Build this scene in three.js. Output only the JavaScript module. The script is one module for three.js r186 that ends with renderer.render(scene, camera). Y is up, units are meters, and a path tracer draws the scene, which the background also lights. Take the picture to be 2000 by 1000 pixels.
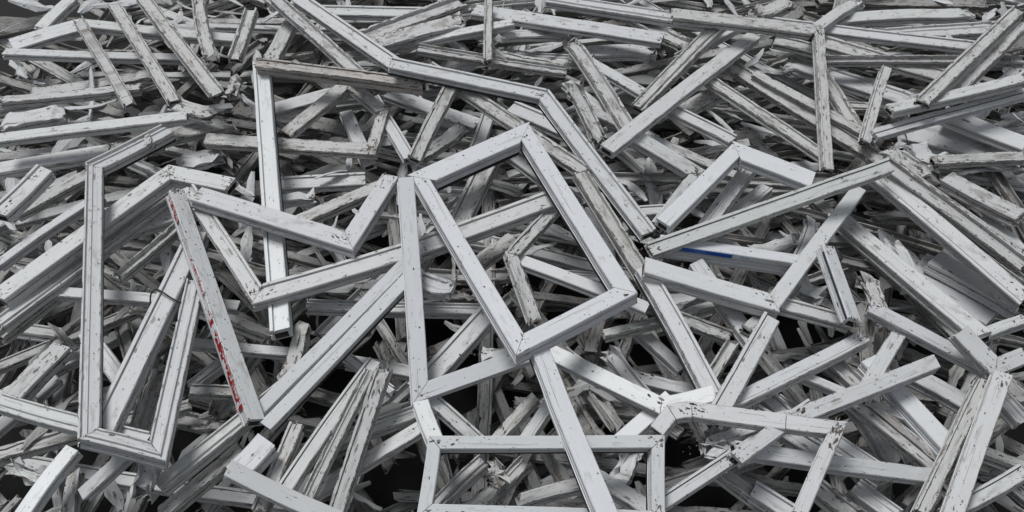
import * as THREE from 'three';
import { mergeGeometries } from 'three/addons/utils/BufferGeometryUtils.js';

// ---------- camera, sky, sun, exposure ----------
const scene = new THREE.Scene();
const camera = new THREE.PerspectiveCamera(34, 2, 0.05, 200);
camera.position.set(0.0000, 2.3640, 1.8470);
camera.lookAt(0, 0, 0);

const renderer = new THREE.WebGLRenderer({ antialias: true });
renderer.toneMapping = THREE.LinearToneMapping;
renderer.toneMappingExposure = 1.8;
renderer.shadowMap.enabled = true;

// overcast sky: brightest overhead, a third of that at the horizon
{
  const w = 64, h = 32, d = new Float32Array(w * h * 4);
  for (let j = 0; j < h; j++) {
    const el = (j + 0.5) / h * Math.PI - Math.PI / 2;
    const s = Math.max(0, Math.sin(el));
    const L = 0.24 * (1 + 2 * s) / 3;
    for (let i = 0; i < w; i++) d.set([L * 0.91, L * 0.985, L * 1.08, 1], (j * w + i) * 4);
  }
  const sky = new THREE.DataTexture(d, w, h, THREE.RGBAFormat, THREE.FloatType);
  sky.mapping = THREE.EquirectangularReflectionMapping;
  sky.magFilter = THREE.LinearFilter; sky.needsUpdate = true;
  scene.background = sky; scene.environment = sky;
}
const sun = new THREE.DirectionalLight(new THREE.Color(0.99, 1, 1), 1.5);
sun.position.set(-2.0, 6, -2.4); sun.target.position.set(0, 0, 0);
sun.castShadow = true; sun.shadow.radius = 42;
sun.shadow.mapSize.set(2048, 2048);
Object.assign(sun.shadow.camera, { left: -4, right: 4, top: 4, bottom: -4, near: 0.5, far: 14 });
scene.add(sun, sun.target);

// ---------- random numbers and noise ----------
let seed = 20240611;
function rnd() { seed = (seed + 0x6D2B79F5) | 0; let t = Math.imul(seed ^ (seed >>> 15), 1 | seed); t = (t + Math.imul(t ^ (t >>> 7), 61 | t)) ^ t; return ((t ^ (t >>> 14)) >>> 0) / 4294967296; }
const rr = (a, b) => a + (b - a) * rnd();
function hash(x, y, s) { let h = Math.imul(x, 374761393) + Math.imul(y, 668265263) + Math.imul(s, 2147483647 ^ 0x5bd1e995) | 0; h = Math.imul(h ^ (h >>> 13), 1274126177); return ((h ^ (h >>> 16)) >>> 0) / 4294967296; }
function vnoise(x, y, s, px = 0) {
  const xi = Math.floor(x), yi = Math.floor(y), fx = x - xi, fy = y - yi;
  const u = fx * fx * (3 - 2 * fx), v = fy * fy * (3 - 2 * fy);
  const w = px ? (k) => ((k % px) + px) % px : (k) => k;
  const a = hash(w(xi), yi, s), b = hash(w(xi + 1), yi, s), c = hash(w(xi), yi + 1, s), d = hash(w(xi + 1), yi + 1, s);
  return a + (b - a) * u + (c - a) * v + (a - b - c + d) * u * v;
}
const sstep = (a, b, x) => { const t = Math.min(1, Math.max(0, (x - a) / (b - a))); return t * t * (3 - 2 * t); };

// ---------- painted, weathered profile surface ----------
// u runs along a bar (1.6 m a tile); the lower half of v is the face, the upper half a flank
function barTexture(level, s) {
  const w = 1024, h = 512, px = new Uint8Array(w * h * 4), bp = new Uint8Array(w * h * 4);
  const C = new Float32Array(w * h * 3), B = new Float32Array(w * h);
  const rs = seed; seed = 977 * s + level * 13;
  const dirt = [0.06, 0.32, 0.75, 0.34, 1.1, 1.0][level];
  const base = level === 5 ? [0.36, 0.355, 0.345] : level === 4 ? [0.50, 0.47, 0.44] : [[0.615, 0.625, 0.635], [0.56, 0.565, 0.57], [0.5, 0.498, 0.492], [0.56, 0.563, 0.568]][level];  // the last level is darkened: deep shade of the heap put into its colour
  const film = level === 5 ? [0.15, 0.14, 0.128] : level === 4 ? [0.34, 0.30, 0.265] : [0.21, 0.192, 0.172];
  for (let j = 0; j < h; j++) {
    const face = j < h / 2, v = face ? j / (h / 2) : j / (h / 2) - 1;
    const edge = Math.min(v, 1 - v);
    for (let i = 0; i < w; i++) {
      const k = j * w + i;
      const n1 = vnoise(i / 64, v * 3 + (face ? 0 : 7), s, 16), n2 = vnoise(i / 16, v * 9 + (face ? 0 : 31), s + 1, 64), n3 = vnoise(i / 4, v * 34 + (face ? 0 : 77), s + 2, 256);
      const st = vnoise(i / 128, v * 46 + (face ? 0 : 99), s + 3, 8), st2 = vnoise(i / 32, v * 90, s + 4, 32);
      const f = n1 * 0.5 + n2 * 0.32 + n3 * 0.18;
      let film_a = sstep(0.62 - 0.16 * dirt, 0.86 - 0.1 * dirt, f) * (0.25 + 0.6 * dirt);
      // long streaks of grime, denser on the flanks
      film_a = Math.max(film_a, sstep(0.66, 0.9, st * 0.7 + n2 * 0.3) * (face ? 0.45 * dirt : 0.35 + 0.5 * dirt));
      film_a = Math.max(film_a, sstep(0.70, 0.86, st2 * 0.55 + n1 * 0.45) * (face ? 0.5 * dirt : 0.3 + 0.4 * dirt));
      const tone = 0.95 + 0.07 * (n1 - 0.5) + 0.05 * (n3 - 0.5) + 0.05 * (st - 0.5);
      let c = base.map((b, q) => (b + (film[q] - b) * Math.min(1, film_a)) * tone);
      // chipped arrises
      const ch = n2 * 0.5 + n3 * 0.5 + (face ? 0.42 : 0.30) * Math.exp(-edge * 15) * (0.35 + dirt) - 0.06 * (1 - dirt);
      const a2 = sstep(0.83, 0.87, ch);
      // grime lodged along the arrises in a broken line
      const ln = sstep(0.46, 0.62, n1 * 0.4 + n2 * 0.35 + n3 * 0.25 + 0.12 * dirt) * sstep(0.055 + 0.05 * n2, 0.02, edge) * Math.min(1, 0.2 + dirt) * 0.85;
      c = c.map((x, q) => x + ([0.13, 0.11, 0.092][q] - x) * ln);
      const dk = [0.085, 0.068, 0.056];
      c = c.map((x, q) => x + (dk[q] - x) * a2 * 0.92);
      C.set(c, k * 3); B[k] = 0.7 - 0.5 * a2 - 0.08 * film_a + 0.06 * (n3 - 0.5);
    }
  }
  // specks, gouges and scratches, stretched along the bar
  const blot = (cx, cy, rx, ry, col, al, depth, sd) => {
    for (let y = Math.floor(cy - ry * 1.5); y <= cy + ry * 1.5; y++) {
      if (y < 0 || y >= h) continue;
      for (let x = Math.floor(cx - rx * 1.5); x <= cx + rx * 1.5; x++) {
        const q = Math.hypot((x - cx) / rx, (y - cy) / ry) + 0.9 * (vnoise(x / 2.5, y / 6, sd) - 0.5);
        if (q > 1) continue;
        const k = y * w + ((x % w) + w) % w, a = al * sstep(1, 0.72, q);
        for (let m = 0; m < 3; m++) C[k * 3 + m] += (col[m] - C[k * 3 + m]) * a;
        B[k] -= depth * a;
      }
    }
  };
  const nS = [40, 110, 170, 190, 170, 170][level];
  for (let q = 0; q < nS; q++) {
    const big = rnd() ** 3;
    blot(rr(0, w), rr(0, h), 1.0 + 2.6 * big, 5 + 11 * big, rnd() < 0.25 ? [0.12, 0.075, 0.05] : [0.045, 0.04, 0.037], rr(0.7, 1), 0.5, q + s * 31);
  }
  for (let q = 0; q < [2, 10, 54, 8, 50, 40][level]; q++) {
    const big = rnd();
    const ed = level >= 2 && q % 2 ? rr(0, 0.13) * (h / 2) : -1;
    blot(rr(0, w), ed < 0 ? rr(0, h) : rnd() < 0.5 ? ed : h / 2 - ed, 4 + 18 * big * big, 4 + 18 * rnd(), rnd() < 0.4 ? [0.14, 0.10, 0.075] : [0.06, 0.055, 0.05], rr(0.55, 0.95), 0.5, q + s * 57);
  }
  for (let q = 0; q < [8, 26, 60, 26, 60, 60][level]; q++) blot(rr(0, w), rr(0, h), rr(12, 70), rr(2, 4), [0.10, 0.085, 0.075], rr(0.4, 0.85), 0.3, q + s * 77);
  seed = rs;
  const enc = (x) => { x = Math.min(1, Math.max(0, x)); return 255 * (x <= 0.0031308 ? 12.92 * x : 1.055 * x ** (1 / 2.4) - 0.055); };
  for (let k = 0; k < w * h; k++) {
    px.set([enc(C[k * 3]), enc(C[k * 3 + 1]), enc(C[k * 3 + 2]), 255], k * 4);
    const b = 255 * Math.min(1, Math.max(0, B[k])); bp.set([b, b, b, 255], k * 4);
  }
  const mk = (data, srgb) => { const t = new THREE.DataTexture(data, w, h); t.wrapS = t.wrapT = THREE.RepeatWrapping; t.magFilter = THREE.LinearFilter; t.minFilter = THREE.LinearMipmapLinearFilter; t.generateMipmaps = true; if (srgb) t.colorSpace = THREE.SRGBColorSpace; t.needsUpdate = true; return t; };
  return { map: mk(px, true), bump: mk(bp, false) };
}
const paint = [];
for (let lv = 0; lv < 6; lv++) {
  paint[lv] = [];
  for (let q = 0; q < (lv === 1 || lv === 2 || lv === 5 ? 3 : 2); q++) {
    const t = barTexture(lv, 5 + lv * 7 + q);
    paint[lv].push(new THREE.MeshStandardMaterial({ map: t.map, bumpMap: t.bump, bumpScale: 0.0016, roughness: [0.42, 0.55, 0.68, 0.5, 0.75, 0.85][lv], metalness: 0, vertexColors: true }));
  }
}
const matteBlack = new THREE.MeshStandardMaterial({ color: new THREE.Color(0.012, 0.012, 0.013), roughness: 0.7 });

// ---------- cross-sections: loops of [z, y], y = 0 is the face, going round so that y then z turns left ----------
function section(kind, w, t, flip) {
  const h = w / 2, b = 0.0028, g = 0.008;
  // right flank, top to bottom, with a recessed line and a small flange at the foot
  const flank = (top) => [[h, top], [h, -0.32 * t], [h - g, -0.34 * t], [h - g, -0.47 * t], [h, -0.49 * t], [h, -0.74 * t], [h + 0.0025, -0.76 * t], [h + 0.0025, -t]];
  let top, hole = -0.34 * t;
  if (kind === 'lip') top = [[-h, -b], [-h + b, 0], [h - 0.26 * w, 0], [h - 0.235 * w, -0.007], [h - 0.205 * w, -0.007], [h - 0.185 * w, 0.006], [h - b, 0.006], [h, 0.006 - b]];
  else if (kind === 'chan') { top = [[-h, 0.002], [-h + b, 0.004], [-h + 0.13 * w, 0.004], [-h + 0.16 * w, -0.016], [h - 0.16 * w, -0.016], [h - 0.13 * w, 0.004], [h - b, 0.004], [h, 0.002]]; hole = -0.68 * t; }
  else if (kind === 'twin') { top = [[-h, -b], [-h + b, 0], [-0.08 * w, 0], [-0.07 * w, -0.024], [0.05 * w, -0.024], [0.06 * w, 0.001], [h - b, 0.001], [h, -b]]; hole = -0.7 * t; }
  else if (kind === 'ridge') { top = [[-h, 0.002], [-h + b, 0.004], [-h + 0.1 * w, 0.004], [-h + 0.13 * w, -0.005], [0.04 * w, -0.003], [0.08 * w, 0.003], [0.16 * w, 0.003], [0.2 * w, -0.006], [h - 0.12 * w, -0.006], [h - 0.1 * w, 0.005], [h - b, 0.005], [h, 0.003]]; hole = -0.4 * t; }
  else top = [[-h, -b], [-h + b, 0], [h - b, 0], [h, -b]];
  const nTop = top.length;
  let loop = [...top, ...flank(top[nTop - 1][1]).slice(1), ...flank(top[0][1]).slice(1).reverse().map(([z, y]) => [-z, y])];
  if (flip) loop = loop.map(([z, y]) => [-z, y]).reverse();
  // make (y, z) counter-clockwise
  let A = 0; loop.forEach(([z, y], i) => { const [z2, y2] = loop[(i + 1) % loop.length]; A += y * z2 - y2 * z; });
  if (A < 0) loop.reverse();
  const hz = h - g - 0.004;
  return { loop, hole: [[hz, hole], [-hz, hole], [-hz, -t + 0.004], [hz, -t + 0.004]] };
}

// one length of profile: o = { L, w, t, kind, flip, m0, m1 (mitre slopes), open0, open1, jag0, jag1, warp, chip, tint }
function profileGeometry(o) {
  const { L, w, t } = o, { loop, hole } = section(o.kind, w, t, o.flip), n = loop.length;
  const rings = Math.max(3, Math.min(60, Math.ceil(L / (o.step || 0.022)))), sd = Math.floor(rnd() * 1e6), u0 = rnd();
  const bendA = o.warp * rr(-1, 1), bendB = o.warp * rr(-1, 1);
  const P = [];                       // P[ring][point] = [x, y, z]
  for (let r = 0; r <= rings; r++) {
    const s = r / rings, row = [];
    const tap = Math.min(1, 6 * Math.min(o.open0 ? 1 : s, o.open1 ? 1 : 1 - s));
    const dy = tap * (bendA * Math.sin(Math.PI * s) + o.warp * 0.5 * (vnoise(s * L * 6, 1.5, sd) - 0.5)), dz = tap * (bendB * Math.sin(Math.PI * s) + o.warp * 0.5 * (vnoise(s * L * 6, 9.5, sd) - 0.5));
    for (let j = 0; j < n; j++) {
      let [z, y] = loop[j];
      const lo = z * (o.m0 || 0), hi = L + z * (o.m1 || 0);
      let x = lo + (hi - lo) * s;
      if (o.jag0) x += o.jag0 * Math.max(0, 1 - s * L / (o.jag0 * 2.5)) * (vnoise(j * 0.9, 3.3, sd) * 1.6);
      if (o.jag1) x -= o.jag1 * Math.max(0, 1 - (1 - s) * L / (o.jag1 * 2.5)) * (vnoise(j * 0.9, 8.3, sd) * 1.6);
      // crushed or chipped arrises
      const c = vnoise(s * L * 55, j * 3.1, sd + 3);
      if (o.chip && c > 1 - o.chip * 0.3 && y > -0.2 * t) { const q = (c - 1 + o.chip * 0.3) / 0.3 * 0.012; y -= q; z -= Math.sign(z) * q * 0.9; }
      if (o.crush) { const e0 = Math.max(0, 1 - s * L / 0.12), e1 = Math.max(0, 1 - (1 - s) * L / 0.12), q = o.crush * Math.max(e0, e1); y += q * (vnoise(s * L * 22, j * 0.8, sd + 5) - 0.55) * 0.05; z += q * (vnoise(s * L * 22, j * 0.8, sd + 6) - 0.5) * 0.05; }
      row.push([x, y + dy, z + dz]);
    }
    P.push(row);
  }
  const pos = [], uv = [], idx = [], inner = [];      // inner: first vertices of the hollow inside, coloured dark brown
  const vOf = (a, b, q) => Math.abs(a[0] - b[0]) > Math.abs(a[1] - b[1]) && a[1] > -0.5 * t ? 0.01 + 0.48 * (q[0] / w + 0.5) : 0.51 + 0.48 * Math.min(1, Math.max(0, (0.01 - q[1]) / (t + 0.012)));
  for (let j = 0; j < n; j++) {
    const k = (j + 1) % n, a = loop[j], b = loop[k], s0 = pos.length / 3;
    const va = vOf(a, b, a), vb = vOf(a, b, b), du = a[0] < 0 ? 0.37 : 0;
    for (let r = 0; r <= rings; r++) {
      pos.push(...P[r][j], ...P[r][k]); uv.push(P[r][j][0] / 1.6 + u0 + du, va, P[r][k][0] / 1.6 + u0 + du, vb);
      if (r) { const q = s0 + r * 2; idx.push(q - 2, q - 1, q, q - 1, q + 1, q); }
    }
  }
  // ends: a rim round a hollow, or a plain face where two lengths are mitred
  const end = (r, dir, open) => {
    const outer = P[r], s0 = pos.length / 3;
    const c2 = outer.map((p) => new THREE.Vector2(p[1], p[2]));
    const off = (z) => { let bx = 0, bd = 1e9; for (const p of outer) { const d = Math.abs(p[2] - z); if (d < bd) { bd = d; bx = p[0]; } } return bx; };
    const hp = open ? hole.map(([z, y]) => [off(z), y + outer[0][1] - loop[0][1], z + outer[0][2] - loop[0][0]]) : [];
    const tri = THREE.ShapeUtils.triangulateShape(c2, open ? [hp.map((p) => new THREE.Vector2(p[1], p[2]))] : []);
    for (const p of [...outer, ...hp]) { pos.push(...p); uv.push(u0 + p[2] / 1.6, 0.55 + p[1] * 2); }
    for (const [a, b, c] of tri) dir > 0 ? idx.push(s0 + a, s0 + b, s0 + c) : idx.push(s0 + a, s0 + c, s0 + b);
    if (open && !o.crush) {
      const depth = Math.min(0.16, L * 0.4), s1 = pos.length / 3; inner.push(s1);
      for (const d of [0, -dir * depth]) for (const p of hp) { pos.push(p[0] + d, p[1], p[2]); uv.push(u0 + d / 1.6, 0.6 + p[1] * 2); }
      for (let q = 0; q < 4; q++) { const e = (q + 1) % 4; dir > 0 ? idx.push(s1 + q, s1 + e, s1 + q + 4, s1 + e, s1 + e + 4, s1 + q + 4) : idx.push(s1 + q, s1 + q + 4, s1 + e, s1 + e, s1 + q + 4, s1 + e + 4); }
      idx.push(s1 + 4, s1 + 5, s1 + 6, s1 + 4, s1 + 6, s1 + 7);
    }
  };
  end(rings, 1, o.open1); end(0, -1, o.open0);
  const geo = new THREE.BufferGeometry();
  geo.setAttribute('position', new THREE.Float32BufferAttribute(pos, 3));
  geo.setAttribute('uv', new THREE.Float32BufferAttribute(uv, 2));
  const col = new Float32Array(pos.length); for (let i = 0; i < col.length; i++) col[i] = o.tint[i % 3];
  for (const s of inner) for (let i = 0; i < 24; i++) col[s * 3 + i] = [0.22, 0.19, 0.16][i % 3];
  geo.setAttribute('color', new THREE.BufferAttribute(col, 3));
  geo.setIndex(idx); geo.computeVertexNormals();
  return geo;
}

function add(mesh, parent) { mesh.castShadow = mesh.receiveShadow = true; parent.add(mesh); return mesh; }
const used = {};
function numbered(name) { const k = used[name] = (used[name] ?? -1) + 1; return k ? name + '_' + String(k).padStart(3, '0') : name; }

// ---------- ground ----------
{
  const g = new THREE.PlaneGeometry(60, 60); g.rotateX(-Math.PI / 2);
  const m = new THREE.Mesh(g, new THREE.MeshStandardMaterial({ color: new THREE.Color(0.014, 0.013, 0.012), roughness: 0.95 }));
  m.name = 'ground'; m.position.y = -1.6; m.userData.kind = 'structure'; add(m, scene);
}

// ---------- broken lengths and shards filling the heap below the bars that can be told apart ----------
{
  const V = new THREE.Vector3(), Q = new THREE.Quaternion(), M = new THREE.Matrix4();
  const byMat = new Map();
  for (let q = 0; q < 600; q++) {
    const L = rr(0.18, 0.75), lv = rnd() < 0.8 ? 5 : 2, mat = paint[lv][Math.floor(rnd() * 3)];  // mostly the darkened paint, so the shade below is in the colour
    const tn = rr(0.78, 1);
    const g = profileGeometry({ L, w: rr(0.04, 0.085), t: rr(0.03, 0.05), kind: ['box', 'chan', 'lip', 'box'][Math.floor(rnd() * 4)], open0: true, open1: true, jag0: rr(0.02, 0.1), jag1: rr(0.02, 0.1), warp: 0.025, chip: 1, crush: 0.6, step: 0.05, tint: [tn, tn * 0.99, tn * 0.975] });
    const x = rr(-3.3, 3.3), z = q % 3 ? rr(-3.4, 1.7) : rr(-3.4, -0.8);
    Q.setFromEuler(new THREE.Euler(rr(-0.7, 0.7), z < -0.5 && rnd() < 0.7 ? rr(-0.5, 0.5) : rr(-Math.PI, Math.PI), rr(-0.25, 0.25), 'YXZ'));
    M.makeRotationFromQuaternion(Q).setPosition(V.set(x, -1.35 + 0.75 * rnd(), z));
    g.applyMatrix4(M);
    if (!byMat.has(mat)) byMat.set(mat, []);
    byMat.get(mat).push(g);
  }
  for (let q = 0; q < 520; q++) {
    const L = rr(0.8, 1.9), lv = rnd() < 0.4 ? 5 : rnd() < 0.6 ? 2 : 1, mat = paint[lv][Math.floor(rnd() * 3)], tn = rr(0.85, 1);  // a share of these also takes the paint darkened for deep shade
    const x = rr(-3.4, 3.2), z = q % 3 ? rr(-3.4, 1.6) : rr(-3.4, -0.8);
    const g = profileGeometry({ L, w: rr(0.036, 0.062), t: rr(0.03, 0.044), kind: ['box', 'chan', 'lip', 'lip'][Math.floor(rnd() * 4)], open0: true, open1: true, jag0: rr(0.005, 0.05), jag1: rr(0.005, 0.05), warp: 0.012, chip: 0.8, crush: 0.2, step: 0.05, tint: [tn, tn * 0.99, tn * 0.975] });
    Q.setFromEuler(new THREE.Euler(rr(-0.5, 0.5), z < -0.4 && rnd() < 0.6 ? rr(-0.6, 0.5) : rr(-Math.PI, Math.PI), rr(-0.16, 0.16), 'YXZ'));
    M.makeRotationFromQuaternion(Q).setPosition(V.set(x, -1.05 + 0.42 * rnd(), z));
    g.applyMatrix4(M);
    if (!byMat.has(mat)) byMat.set(mat, []);
    byMat.get(mat).push(g);
  }
  const heap = new THREE.Group(); heap.name = 'broken_lengths'; scene.add(heap);
  heap.userData = { kind: 'stuff', label: 'broken dirty lengths of white profile filling the heap below, with deep shade coloured in', category: 'debris' };
  for (const [mat, gs] of byMat) { const m = add(new THREE.Mesh(mergeGeometries(gs), mat), heap); m.name = 'broken_length'; m.userData.kind = 'stuff'; }

  // shards: torn, bent strips 3 mm thick
  const shardGeo = () => {
    const nx = 7, L = 1, pos = [], uv = [], idx = [], bend = rr(-0.5, 0.5), tw = rr(-0.6, 0.6), prof = [];
    for (let i = 0; i <= nx; i++) prof.push([0.16 * (0.4 + rnd()) * Math.sin(Math.PI * (0.12 + 0.76 * i / nx)), 0.16 * (0.4 + rnd()) * Math.sin(Math.PI * (0.12 + 0.76 * i / nx)), rr(-0.03, 0.03)]);
    for (const yo of [0.016, -0.016]) for (let i = 0; i <= nx; i++) {
      const s = i / nx - 0.5, a = tw * s, y = bend * s * s;
      for (const z of [-prof[i][0], 0.0, prof[i][1]]) { const yy = yo + (z === 0 ? 0.03 : 0) ; pos.push(s * L + prof[i][2] * (z ? 1 : 0), y + yy * Math.cos(a) - z * Math.sin(a), z * Math.cos(a) + yy * Math.sin(a)); uv.push(s * 0.12, 0.02 + (z + 0.25) * 0.9); }
    }
    const N = (nx + 1) * 3;
    for (let i = 0; i < nx; i++) for (let c = 0; c < 2; c++) { const a = i * 3 + c, b = a + 1, d = a + 3, e = d + 1; idx.push(a, b, d, b, e, d, N + a, N + d, N + b, N + b, N + d, N + e); }
    for (let i = 0; i < nx; i++) { const a = i * 3, d = a + 3; idx.push(a, d, N + a, d, N + d, N + a, a + 2, N + a + 2, d + 2, d + 2, N + a + 2, N + d + 2); }
    const g = new THREE.BufferGeometry();
    g.setAttribute('position', new THREE.Float32BufferAttribute(pos, 3)); g.setAttribute('uv', new THREE.Float32BufferAttribute(uv, 2));
    g.setAttribute('color', new THREE.Float32BufferAttribute(new Float32Array(pos.length).fill(0.92), 3));
    g.setIndex(idx); const f = g.toNonIndexed(); f.computeVertexNormals(); return f;
  };
  const shards = new THREE.Group(); shards.name = 'torn_shards'; scene.add(shards);
  shards.userData = { kind: 'stuff', label: 'torn white plastic shards scattered through the gaps of the heap', category: 'shards' };
  for (let k = 0; k < 20; k++) {
    const far = k >= 12, cnt = far ? 34 : 60, im = new THREE.InstancedMesh(shardGeo(), paint[far ? 1 : k % 3 ? 5 : 2][k % 3], cnt), S = new THREE.Vector3();  // most deep shards use the paint with shade coloured in
    for (let q = 0; q < cnt; q++) {
      Q.setFromEuler(new THREE.Euler(rr(-0.6, 0.6), rr(-Math.PI, Math.PI), rr(-0.35, 0.35), 'YXZ'));
      const s = rr(0.1, 0.38);
      M.compose(V.set(rr(-3.2, 3.2), far ? -0.62 + 0.2 * rnd() : -1.15 + 0.62 * rnd(), far ? rr(-3.2, -0.4) : rr(-3.3, 1.6)), Q, S.set(s, s * 0.6, s * rr(0.35, 0.7)));
      im.setMatrixAt(q, M);
    }
    im.name = 'torn_shard'; im.userData.kind = 'stuff'; add(im, shards);
  }
}

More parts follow.
